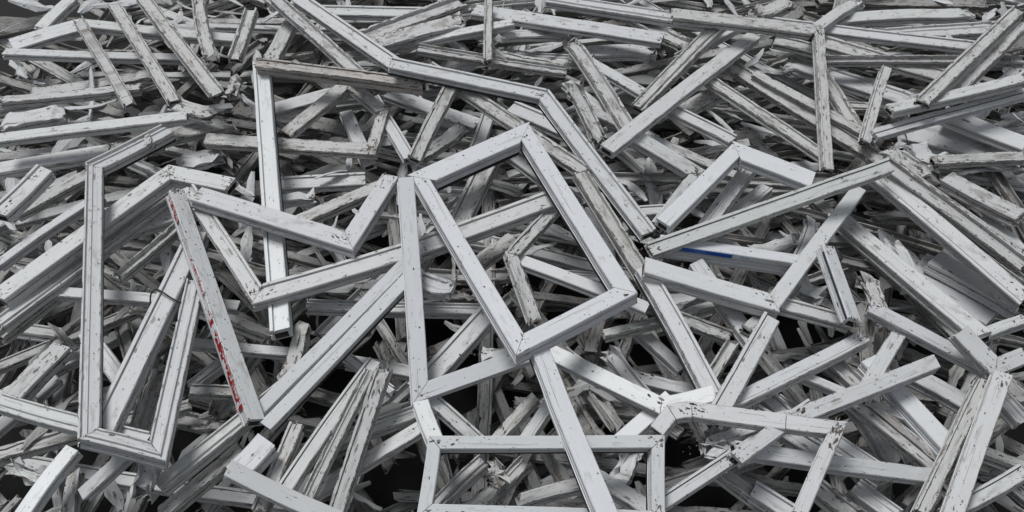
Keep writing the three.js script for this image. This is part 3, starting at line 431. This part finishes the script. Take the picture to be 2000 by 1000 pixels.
["jointed_frame",0,"box",1,[[0.54,-0.253,-0.894],[0.831,-0.355,-0.749],[0.619,-0.363,-0.447]],[0.238,0.952,0.19],[0.075,0.056],0.037,"x","bent two railed frame below the long clean diagonal, elbow pointing right"],
["jointed_frame",0,"lip",1,[[-1.961,-0.24,0.008],[-1.487,-0.274,-0.677],[-1.202,-0.27,-0.6]],[-0.0,0.999,-0.05],[0.087,0.087],0.044,"","long bar from the left edge rising to a peak with a short capped arm"],
["frame_bar",0,"chan",2,[[2.628,-0.264,-1.738],[2.01,-0.232,-1.104]],[-0.0,0.999,-0.05],[0.061],0.036,"","lower of two close dark edged diagonals in the top right corner"],
["frame_bar",0,"box",0,[[-0.008,-0.254,-0.201],[0.512,-0.241,0.057]],[-0.0,0.999,-0.05],[0.054],0.032,"","long clean bar with dark side crossing under the central frame's right corner"],
["frame_bar",0,"lip",1,[[-0.507,-0.312,0.243],[-0.749,-0.232,0.801]],[0.099,0.99,-0.099],[0.051],0.04,"","leftmost bar of the fan below the double diagonal"],
["frame_bar",0,"chan",2,[[-2.272,-0.315,-1.83],[-1.801,-0.304,-1.147]],[0.05,0.998,-0.05],[0.053],0.032,"","leftmost of three parallel slanting bars in the upper left, with an open dark end"],
["frame_bar",0,"chan",2,[[-2.146,-0.33,-2.0],[-1.586,-0.287,-1.153]],[-0.0,0.999,-0.05],[0.062],0.036,"","middle one of three parallel slanting bars in the upper left, chipped end"],
["frame_bar",0,"lip",1,[[-1.158,-0.326,-2.028],[-0.51,-0.264,-1.334]],[-0.148,0.988,0.049],[0.077],0.039,"x","long broad diagonal bar from the top edge to the brown rail's middle"],
["frame_bar",0,"lip",2,[[-0.412,-0.25,-1.374],[0.321,-0.212,-0.616]],[-0.0,0.999,-0.05],[0.065],0.032,"x","long dirty bar passing down behind the central frame's peak"],
["broken_bar",0,"chan",2,[[0.278,-0.274,-1.311],[0.41,-0.329,-0.898]],[-0.049,0.988,0.148],[0.064],0.038,"","dirty steep bar lying against the long right diagonal's upper half"],
["frame_bar",0,"lip",2,[[1.861,-0.324,-1.452],[1.586,-0.281,-0.872]],[0.05,0.998,-0.05],[0.051],0.033,"","steep chipped bar right of the upright stile with a clipped head"],
["frame_bar",0,"lip",1,[[1.702,-0.201,-1.002],[2.412,-0.213,-1.231]],[-0.0,0.999,-0.05],[0.065],0.032,"","upper of two bars fanning to the right edge, upper right"],
["frame_bar",0,"lip",2,[[1.842,-0.275,-0.748],[2.317,-0.329,-0.829]],[0.146,0.97,0.194],[0.053],0.032,"","level bar reaching the right edge below the two fanning bars"],
["jointed_frame",0,"lip",2,[[0.209,-0.266,-0.504],[-0.002,-0.218,-0.183],[0.091,-0.216,0.146]],[0.148,0.988,-0.049],[0.053,0.05],0.035,"","bent grimy pair of rails seen inside the central frame's right half"],
["frame_bar",0,"box",0,[[0.593,-0.228,-0.266],[1.183,-0.298,-0.212]],[0.13,0.98,-0.151],[0.057],0.072,"u","white bar with a blue sticker on its side, right of centre"],
["frame_bar",0,"lip",1,[[1.644,-0.227,0.221],[1.914,-0.233,0.11]],[-0.0,0.999,-0.05],[0.044],0.034,"","short bar at the right edge just above the right hand junction"],
["frame_bar",0,"ridge",1,[[-1.81,-0.263,0.436],[-1.2,-0.182,0.629]],[-0.148,0.988,0.049],[0.061],0.05,"","wide ridged bar from the left edge to the tall left frame's foot"],
["frame_bar",0,"ridge",2,[[-0.501,-0.229,0.322],[-0.679,-0.261,0.828]],[0.099,0.99,0.099],[0.041],0.034,"","middle ribbed bar of the fan below the double diagonal"],
["frame_bar",0,"ridge",2,[[-0.09,-0.235,0.667],[-0.267,-0.225,0.862]],[-0.0,0.999,-0.05],[0.049],0.041,"x","dirty bar slanting inside the bottom frame's left half"],
["frame_bar",0,"lip",1,[[1.69,-0.234,0.705],[1.374,-0.226,0.854]],[-0.0,0.999,-0.05],[0.049],0.048,"","thick bar in the bottom right corner"],
["frame_bar",0,"lip",1,[[0.778,-0.232,0.767],[0.897,-0.228,0.858]],[-0.0,0.999,-0.05],[0.059],0.046,"x","bar at the bottom edge left of the cut cornered frame's leg"],
["hollow_stub",0,"chan",2,[[0.813,-0.236,0.398],[0.629,-0.224,0.64]],[-0.0,0.999,-0.05],[0.043],0.038,"","hollow upright stub under the cut cornered frame"],
["broken_bar",0,"box",1,[[1.106,-0.269,0.465],[0.627,-0.188,0.646]],[0.148,0.988,-0.049],[0.043],0.036,"x","flattened torn bar beside the hollow upright stub"],
["frame_bar",0,"chan",2,[[0.816,-0.238,0.196],[0.6,-0.222,0.519]],[-0.0,0.999,-0.05],[0.045],0.038,"","chipped steep bar right of the broad white bar's foot"],
["frame_bar",0,"lip",2,[[2.603,-0.245,-1.803],[1.835,-0.164,-1.008]],[-0.049,0.988,-0.148],[0.068],0.038,"","upper of two close dark edged diagonals in the top right corner"],
["frame_bar",0,"lip",1,[[1.336,-0.219,0.063],[1.806,-0.308,0.324]],[0.048,0.969,0.242],[0.055],0.037,"","chipped rail below the long thick diagonal, ending at the right hand junction"],
["frame_bar",0,"lip",2,[[-0.446,-0.178,0.337],[-0.59,-0.332,0.849]],[-0.0,0.958,0.287],[0.053],0.044,"","right bar of the fan below the double diagonal, rusty chips"],
["frame_bar",0,"chan",2,[[1.594,-0.304,-0.744],[2.029,-0.302,-0.105]],[-0.282,0.941,0.188],[0.039],0.032,"","narrow grimy bar half hidden under the two close ribbed diagonals"],
["hollow_stub",0,"lip",1,[[-0.454,-0.198,-0.086],[-0.203,-0.194,0.007]],[-0.0,0.999,-0.05],[0.075],0.046,"x","short hollow stub poking out right of the tall bare stile left of centre"],
["frame_bar",0,"chan",2,[[0.28,-0.174,-0.597],[0.643,-0.271,0.188]],[0.05,0.994,0.099],[0.063],0.042,"","dirty ridged bar running tight beside the long right diagonal"],
["frame_bar",0,"lip",1,[[0.737,-0.185,0.488],[1.316,-0.275,0.16]],[0.099,0.99,-0.099],[0.054],0.042,"","thick lipped bar with an open right end below the blue edged stile"],
["frame_bar",0,"chan",2,[[-1.92,-0.209,-1.89],[-1.332,-0.168,-1.067]],[-0.0,0.999,-0.05],[0.069],0.04,"","rightmost of three parallel slanting bars in the upper left, with crumpled foot"],
["frame_bar",0,"lip",2,[[-0.124,-0.288,-1.971],[-0.12,-0.288,-1.441]],[-0.0,1.0,-0.0],[0.042],0.032,"","thin upright bar with black chips hanging from the top edge"],
["frame_bar",0,"twin",1,[[1.629,-0.265,-0.906],[2.438,-0.285,-1.208]],[0.098,0.976,0.195],[0.054],0.032,"","lower of two bars fanning to the right edge, with a split along it"],
["frame_bar",0,"lip",1,[[-1.975,-0.194,-0.627],[-2.07,-0.181,-0.355]],[-0.0,0.999,-0.05],[0.086],0.044,"","slanted bar with a raised lip at the left edge beside the tall frame"],
["frame_bar",0,"lip",1,[[1.439,-0.459,-0.608],[1.689,-0.176,0.226]],[-0.279,0.931,-0.233],[0.076],0.047,"","long thick clean diagonal sloping down to the right hand junction"],
["frame_bar",0,"box",1,[[-0.81,-0.191,0.617],[-0.896,-0.184,0.75]],[-0.0,0.999,-0.05],[0.082],0.05,"","broad stub under the double diagonal's open end"],
["hollow_stub",0,"lip",1,[[0.609,-0.152,0.674],[0.834,-0.187,0.638]],[0.148,0.988,-0.049],[0.049],0.04,"x","short hollow stub with a black mouth left of the small crossing"],
["frame_bar",0,"lip",2,[[-0.256,-0.198,-1.247],[-0.434,-0.278,-0.757]],[0.098,0.976,0.195],[0.062],0.039,"","chipped prop bar leaning to the central frame's left corner, black chips along it"],
["frame_bar",0,"box",1,[[1.237,-0.189,-0.203],[1.245,-0.17,0.168]],[0.342,0.938,-0.054],[0.059],0.044,"v","stile with a dark blue edge, right of the big angled frame"],
["frame_bar",0,"box",0,[[0.348,-0.279,0.602],[0.552,-0.232,0.437]],[-0.148,0.984,0.098],[0.056],0.046,"","short white connecting piece left of the cut cornered frame"],
["frame_bar",0,"lip",0,[[-1.224,-0.259,-1.408],[-0.864,-0.259,0.145]],[-0.0,1.0,-0.0],[0.075],0.06,"g-","long white upright stile hanging from the brown rail, hollow lower end"],
["frame_bar",0,"lip",1,[[-1.278,-0.251,-0.323],[-1.349,-0.146,0.651]],[0.099,0.99,-0.099],[0.078],0.05,"","wide lipped bar slanting inside the tall left frame"],
["frame_bar",0,"lip",1,[[0.505,-0.196,-0.105],[0.697,-0.186,0.465]],[-0.05,0.999,-0.0],[0.065],0.048,"g+x","broad white bar with dark inner edge, continuing down from the dirty ridged bar"],
["jointed_frame",0,"lip",1,[[-0.569,-0.138,-1.249],[0.147,-0.21,-1.108],[0.558,-0.251,-0.315]],[0.1,0.995,-0.0],[0.073,0.073],0.04,"g+x","white top rail turning into the long right diagonal, upper centre"],
["frame_bar",0,"lip",4,[[-1.222,-0.194,-1.318],[-0.408,-0.228,-1.204]],[-0.0,0.958,0.287],[0.049],0.07,"x","brown stained rail across the top of the large left frame"],
["frame_bar",0,"chan",2,[[1.604,-0.295,-0.646],[2.01,-0.289,-0.07]],[-0.282,0.941,0.188],[0.031],0.032,"x","thin grooved strip wedged between the two close ribbed diagonals, far right"],
["frame_bar",0,"box",1,[[1.252,-0.328,-1.706],[0.409,-0.202,-0.746]],[0.148,0.989,-0.0],[0.07],0.039,"","long clean diagonal with a hollow end rising right from the long right diagonal frame"],
["jointed_frame",0,"lip",2,[[0.775,-0.166,-1.662],[1.54,-0.244,-1.624],[1.377,-0.275,-0.693]],[0.099,0.994,0.05],[0.087,0.053],0.032,"","tall upright stile joined to a level top rail, upper right"],
["jointed_frame",0,"ridge",1,[[-1.564,-0.281,-0.959],[-1.761,-0.182,-0.625],[-1.352,-0.093,0.647],[-1.138,-0.141,0.686],[-1.22,-0.234,-0.068]],[0.24,0.96,-0.144],[0.078,0.064,0.055,0.065],0.05,"g-","tall ridged frame on the left with mitred bottom corners and a slanting right stile"],
["frame_bar",0,"lip",1,[[1.55,-0.262,-0.697],[1.976,-0.274,0.0]],[-0.282,0.941,0.188],[0.073],0.049,"","lower of two close ribbed diagonals running to the right edge"],
["frame_bar",0,"lip",1,[[0.966,-0.221,0.11],[0.664,-0.12,0.579]],[0.098,0.984,-0.148],[0.066],0.05,"","lipped bar running down from the big angled frame's elbow"],
["frame_bar",0,"lip",1,[[0.991,-0.103,0.535],[0.444,-0.179,0.857]],[-0.049,0.988,0.148],[0.044],0.042,"","grimy lipped bar from the bottom frame's right leg up to the small crossing"],
["frame_bar",0,"lip",2,[[1.677,-0.241,-0.682],[2.126,-0.359,-0.289]],[-0.0,0.958,0.287],[0.034],0.032,"","thin dirty strip hugging the upper edge of the close ribbed diagonals, far right"],
["jointed_frame",0,"lip",1,[[-1.365,-0.222,-0.544],[-0.963,-0.222,0.009],[-0.404,-0.222,-0.207],[0.187,-0.222,-0.492]],[-0.0,1.0,-0.0],[0.063,0.08,0.084],0.047,"x","wide V of two rails, its left arm beside the red edged bar"],
["frame_bar",0,"chan",2,[[1.593,-0.209,-0.681],[2.027,-0.259,-0.153]],[-0.233,0.931,0.279],[0.063],0.042,"","upper of two close ribbed diagonals, black grime along its groove"],
["jointed_frame",0,"box",0,[[0.137,-0.274,0.227],[0.509,-0.202,0.489],[0.682,-0.147,0.471]],[-0.284,0.948,0.142],[0.06,0.059],0.048,"","clean rail below the central frame bent up to the broad white bar's foot"],
["frame_bar",0,"box",0,[[-0.362,-0.153,-0.148],[-0.911,-0.289,0.489]],[0.095,0.953,0.286],[0.047],0.035,"","upper bar of the clean double diagonal left of centre"],
["frame_bar",0,"box",1,[[0.7,-0.083,0.7],[1.424,-0.267,0.718]],[0.238,0.952,0.19],[0.05],0.044,"","long nearly level bar crossing under the cut cornered frame, lower right"],
["frame_bar",0,"box",0,[[-0.35,-0.136,-0.06],[-0.848,-0.264,0.535]],[0.095,0.953,0.286],[0.047],0.056,"g-","lower bar of the clean double diagonal, with an open dark end"],
["frame_bar",0,"box",3,[[-1.374,-0.169,-0.481],[-0.874,-0.244,0.523]],[0.495,0.85,-0.183],[0.063],0.046,"r","white bar with red paint along its left edge, left of centre"],
["jointed_frame",0,"box",1,[[1.591,-0.138,0.222],[1.685,-0.17,0.357],[1.794,-0.148,0.32]],[-0.095,0.953,0.286],[0.066,0.057],0.05,"","clean Y shaped junction piece at the right"],
["jointed_frame",0,"box",1,[[0.685,-0.032,0.759],[0.891,-0.073,0.605],[1.51,-0.197,0.312]],[0.196,0.981,-0.0],[0.047,0.052],0.045,"","long rail bending at the small crossing and rising right, lower right"],
["frame_bar",0,"lip",2,[[1.641,-0.174,0.39],[1.292,-0.233,0.862]],[-0.099,0.994,0.05],[0.045],0.045,"","left bar of the tall pair at the lower right junction"],
["jointed_frame",0,"box",0,[[0.605,-0.194,-0.323],[0.966,-0.194,-0.733],[1.259,-0.194,-0.559]],[-0.0,1.0,-0.0],[0.067,0.092],0.044,"","gable shaped pair of white rails meeting at a peak right of centre"],
["frame_bar",0,"box",1,[[1.679,-0.131,0.401],[1.36,-0.188,0.901]],[-0.099,0.994,0.05],[0.058],0.05,"g-","right and broader bar of the tall pair at the lower right junction"],
["jointed_frame",0,"box",0,[[-0.408,0.008,-0.379],[-0.321,-0.247,0.414],[0.091,-0.274,0.229]],[0.188,0.941,0.282],[0.061,0.06],0.047,"g-","tall bare stile left of the central frame, with a clean bottom rail"],
["jointed_frame",0,"box",1,[[-1.292,-0.169,-0.46],[-0.639,-0.177,-0.218],[-0.515,-0.223,-0.612]],[0.05,0.994,-0.099],[0.085,0.073],0.046,"","angled pair of rails from the peak to the tall bare stile, elbow at the bottom"],
["frame_bar",0,"box",0,[[-0.298,-0.073,0.541],[-0.226,-0.064,0.716]],[-0.0,0.999,-0.05],[0.053],0.048,"","short clean link between the tall bare stile and the bottom frame"],
["jointed_frame",0,"box",0,[[0.503,-0.146,-0.075],[0.981,-0.212,0.052],[1.517,-0.327,-0.636]],[0.148,0.988,-0.049],[0.079,0.059],0.052,"","big angled frame of two clean rails with its elbow low, right of centre"],
["jointed_frame",1,"box",0,[[-0.238,-0.023,0.711],[0.464,-0.085,0.678],[0.448,-0.139,0.903],[-0.26,-0.07,0.907]],[0.097,0.966,0.241],[0.042,0.043,0.039,0.041],0.056,"g+","wide bottom frame with a level clean top rail"],
["jointed_frame",0,"box",1,[[0.467,-0.125,0.623],[0.52,-0.103,0.565],[0.585,-0.089,0.562],[0.867,-0.046,0.628],[1.015,-0.023,0.662],[0.867,-0.102,0.907]],[-0.192,0.962,0.192],[0.053,0.055,0.053,0.049,0.042],0.047,"","long rail with one cut corner and a chipped leg, lower right"],
["frame_bar",0,"box",0,[[-0.897,-0.129,0.745],[-0.553,-0.261,0.863]],[0.279,0.931,0.233],[0.055],0.05,"","broad clean bar cutting the bottom edge left of the fan"],
["frame_bar",0,"lip",1,[[0.535,-0.211,-0.196],[1.579,-0.143,-0.598]],[0.048,0.957,0.287],[0.062],0.042,"x","long sloping bar with a raised grimy lip, right of centre"],
["frame_bar",0,"box",0,[[0.074,-0.1,0.254],[0.278,0.034,0.973]],[0.049,0.979,-0.196],[0.064],0.05,"g+","broad clean bar lying slantwise over the bottom frame"],
["jointed_frame",1,"box",0,[[-0.371,-0.124,-0.501],[0.057,-0.154,-0.802],[0.405,-0.063,0.105],[0.027,-0.039,0.345]],[-0.0,0.995,-0.1],[0.097,0.071,0.066,0.063],0.058,"g+","large white central frame standing out as a tilted rectangle"],
];
const WIRE = [[-1.359,-0.234,0.063],[-1.357,-0.205,0.018],[-1.343,-0.2,0.004],[-1.317,-0.199,0.015],[-1.277,-0.203,0.04],[-1.242,-0.21,0.057],[-1.225,-0.234,0.051],[-1.218,-0.251,0.038]];

const redPaint = (() => {
  const w = 512, h = 32, d = new Uint8Array(w * h * 4);
  for (let j = 0; j < h; j++) for (let i = 0; i < w; i++) {
    const n = vnoise(i / 22, j / 40, 3) * 0.62 + vnoise(i / 5, j / 9, 4) * 0.38, keep = n > 0.5;
    const q = vnoise(i / 3, j / 3, 5);
    d.set(keep ? [128 + 20 * q, 18 + 10 * q, 22 + 8 * q, 255] : n > 0.47 ? [120, 70, 62, 255] : [205 - 14 * q, 205 - 14 * q, 205 - 12 * q, 255], (j * w + i) * 4);
  }
  const t = new THREE.DataTexture(d, w, h); t.magFilter = THREE.LinearFilter; t.colorSpace = THREE.SRGBColorSpace; t.needsUpdate = true;
  return new THREE.MeshStandardMaterial({ map: t, roughness: 0.5 });
})();
const bluePaint = new THREE.MeshStandardMaterial({ color: 0x0d4f9e, roughness: 0.45 });
const paleBlue = new THREE.MeshStandardMaterial({ color: 0x7fa6c4, roughness: 0.5 });
const darkBlue = new THREE.MeshStandardMaterial({ color: 0x25313f, roughness: 0.5 });

function strip(name, mat, L, x0, x1, y0, y1, z, dz, m4, parent, mit0 = 0, mit1 = 0) {
  const g = new THREE.BoxGeometry(1, 1, 1, 1, 1, 1), p = g.attributes.position;
  for (let i = 0; i < p.count; i++) {
    const zz = z + p.getZ(i) * dz, a = x0 + zz * mit0, b = x1 + zz * mit1;
    p.setXYZ(i, a + (b - a) * (p.getX(i) + 0.5), y0 + (y1 - y0) * (p.getY(i) + 0.5), zz);
  }
  g.applyMatrix4(m4); g.computeVertexNormals();
  const m = add(new THREE.Mesh(g, mat), parent); m.name = name; return m;
}

const grimeMat = new THREE.MeshStandardMaterial({ vertexColors: true, roughness: 0.95 });
// specks of old sealant and dirt stuck to a face round a joint or an end
function grime(parent, m4, x, w, reach, n) {
  const pos = [], col = [], idx = [];
  for (let q = 0; q < n; q++) {
    const dx = (rnd() < 0.5 ? -1 : 1) * reach * rnd() ** 2.2, zc = rr(-0.46, 0.46) * w, r = 0.0009 + 0.004 * rnd() ** 3, st = rr(1, 3.2), an = rr(-0.5, 0.5), k = 7, s0 = pos.length / 3;
    const c = rnd() < 0.4 ? [0.10, 0.08, 0.064] : rnd() < 0.6 ? [0.04, 0.035, 0.032] : [0.18, 0.16, 0.14];
    pos.push(x + dx, 0.0016, zc); col.push(...c);
    for (let i = 0; i < k; i++) { const a = i / k * 6.2832, rad = r * rr(0.45, 1.25), ex = Math.cos(a) * rad * st, ez = Math.sin(a) * rad; pos.push(x + dx + ex * Math.cos(an) - ez * Math.sin(an), 0.0004, Math.max(-w * 0.49, Math.min(w * 0.49, zc + ex * Math.sin(an) + ez * Math.cos(an)))); col.push(...c); idx.push(s0, s0 + 1 + (i + 1) % k, s0 + 1 + i); }
  }
  const g = new THREE.BufferGeometry();
  g.setAttribute('position', new THREE.Float32BufferAttribute(pos, 3)); g.setAttribute('color', new THREE.Float32BufferAttribute(col, 3)); g.setIndex(idx);
  g.applyMatrix4(m4); g.computeVertexNormals();
  const m = add(new THREE.Mesh(g, grimeMat), parent); m.name = 'dirt_specks'; m.userData.kind = 'stuff';
}
for (const [name, closed, kind, lv, pts, nn, ws, t, ex, label] of PIECES) {
  const P = pts.map((p) => new THREE.Vector3(...p)), Y = new THREE.Vector3(...nn).normalize(), N = P.length, nb = closed ? N : N - 1;
  const low = P.reduce((a, b) => (a.y < b.y ? a : b));
  const origin = low.clone(); origin.y -= t;
  const broken = name === 'broken_bar' || name === 'hollow_stub', flip = ex.includes('x');
  const dirs = []; for (let i = 0; i < nb; i++) dirs.push(P[(i + 1) % N].clone().sub(P[i]).normalize());
  const frame = name === 'jointed_frame';
  let root = null;
  if (frame) { root = new THREE.Group(); root.position.copy(origin); }
  const tn = rr(0.93, 1), tint = [tn, tn * rr(0.985, 1), tn * rr(0.965, 1)];
  const mat = paint[lv][Math.floor(rnd() * paint[lv].length)];
  for (let i = 0; i < nb; i++) {
    const A = P[i], B = P[(i + 1) % N], X = dirs[i], Z = X.clone().cross(Y).normalize(), w = ws[i];
    const mitre = (d1, d2) => { const m = d1.clone().sub(d2).normalize(), q = m.dot(Z); return Math.abs(q) < 0.25 ? 0 : Math.max(-2.2, Math.min(2.2, m.dot(X) / q)); };
    const j0 = closed || i > 0, j1 = closed || i < nb - 1;
    const m0 = j0 ? mitre(dirs[(i - 1 + nb) % nb], X) : (broken ? 0 : rr(-0.12, 0.12)), m1 = j1 ? mitre(X, dirs[(i + 1) % nb]) : (broken ? 0 : rr(-0.12, 0.12));
    const gap = 0.0012, L = A.distanceTo(B);
    const o = { L: L - (j0 ? gap : 0) - (j1 ? gap : 0), w, t, kind, flip, m0, m1, open0: !j0, open1: !j1,
      jag0: j0 ? 0 : broken ? rr(0.02, 0.07) : lv === 2 ? rr(0.006, 0.03) : lv ? rr(0.002, 0.012) : 0, jag1: j1 ? 0 : broken ? rr(0.02, 0.07) : lv === 2 ? rr(0.006, 0.03) : lv ? rr(0.002, 0.012) : 0,
      warp: /[ruv]/.test(ex) ? 0 : broken ? 0.018 : frame ? 0.002 : 0.005, chip: /[ruv]/.test(ex) ? 0 : [0.12, 0.35, 0.8, 0.35, 0.7][lv] * (broken ? 1.3 : 1), crush: broken ? 0.9 : 0, tint };
    const geo = profileGeometry(o);
    const m4 = new THREE.Matrix4().makeBasis(X, Y, Z).setPosition(A.clone().addScaledVector(X, j0 ? gap : 0).sub(origin));
    geo.applyMatrix4(m4);
    const mesh = new THREE.Mesh(geo, mat);
    if (frame) { mesh.name = Math.abs(X.x) > Math.abs(X.z) ? 'rail' : 'stile'; add(mesh, root); } else { mesh.position.copy(origin); root = add(mesh, scene); }
    const host = mesh;
    if (L > 0.22 && (kind === 'box' || kind === 'lip')) {
      if (j0 ? rnd() < 0.7 : lv > 0 && rnd() < 0.5) grime(host, m4, 0.01, w * 0.8, j0 ? 0.06 : 0.09, lv > 0 ? 34 : 9);
      if (j1 ? rnd() < 0.7 : lv > 0 && rnd() < 0.5) grime(host, m4, o.L - 0.01, w * 0.8, j1 ? 0.06 : 0.09, lv > 0 ? 34 : 9);
    }
    if (ex.includes('g')) { const sg = ex.includes('g-') ? -1 : 1; strip('black_strip', matteBlack, L, 0.002, o.L - 0.002, -t - 0.002, -0.78 * t, sg * (w / 2 + 0.002), 0.005, m4, host, m0, m1); }  // narrow black strip along the foot of one side
    if (ex.includes('r')) for (const [a, b, d] of [[0.03, 0.16, 0.5], [0.32, 0.5, 0.22], [0.56, 0.95, 0.66]]) strip('red_paint', redPaint, L, L * a, L * b, -d * t, -0.003, w / 2 + 0.003, 0.004, m4, host);
    if (ex.includes('u')) strip('blue_sticker', bluePaint, L, L * 0.03, L * 0.49, -0.315 * t, -0.004, w / 2 + 0.0008, 0.002, m4, host);
    if (ex.includes('u')) strip('printed_mark', paleBlue, L, L * 0.55, L * 0.605, -0.2 * t, -0.12 * t, w / 2 + 0.0006, 0.002, m4, host);
    if (ex.includes('v')) strip('blue_edge', darkBlue, L, L * 0.1, L * 0.97, -0.315 * t, -0.12 * t, w / 2 + 0.0008, 0.002, m4, host);
  }
  if (frame) scene.add(root);
  root.name = numbered(name);
  root.userData = { label, category: { jointed_frame: 'window frame', frame_bar: 'frame bar', broken_bar: 'broken bar', hollow_stub: 'bar stub' }[name] };
}

// ---------- small things ----------
{
  const c = new THREE.CatmullRomCurve3(WIRE.map((p) => new THREE.Vector3(...p)));
  const o = c.getPoint(0), g = new THREE.TubeGeometry(c, 40, 0.0032, 8); g.translate(-o.x, -o.y, -o.z);
  const m = add(new THREE.Mesh(g, matteBlack), scene); m.position.copy(o); m.name = 'wire';
  m.userData = { label: 'short black wire looped over the wide lipped bar in the tall left frame', category: 'wire' };
}

renderer.setSize(1024, 512);
renderer.render(scene, camera);
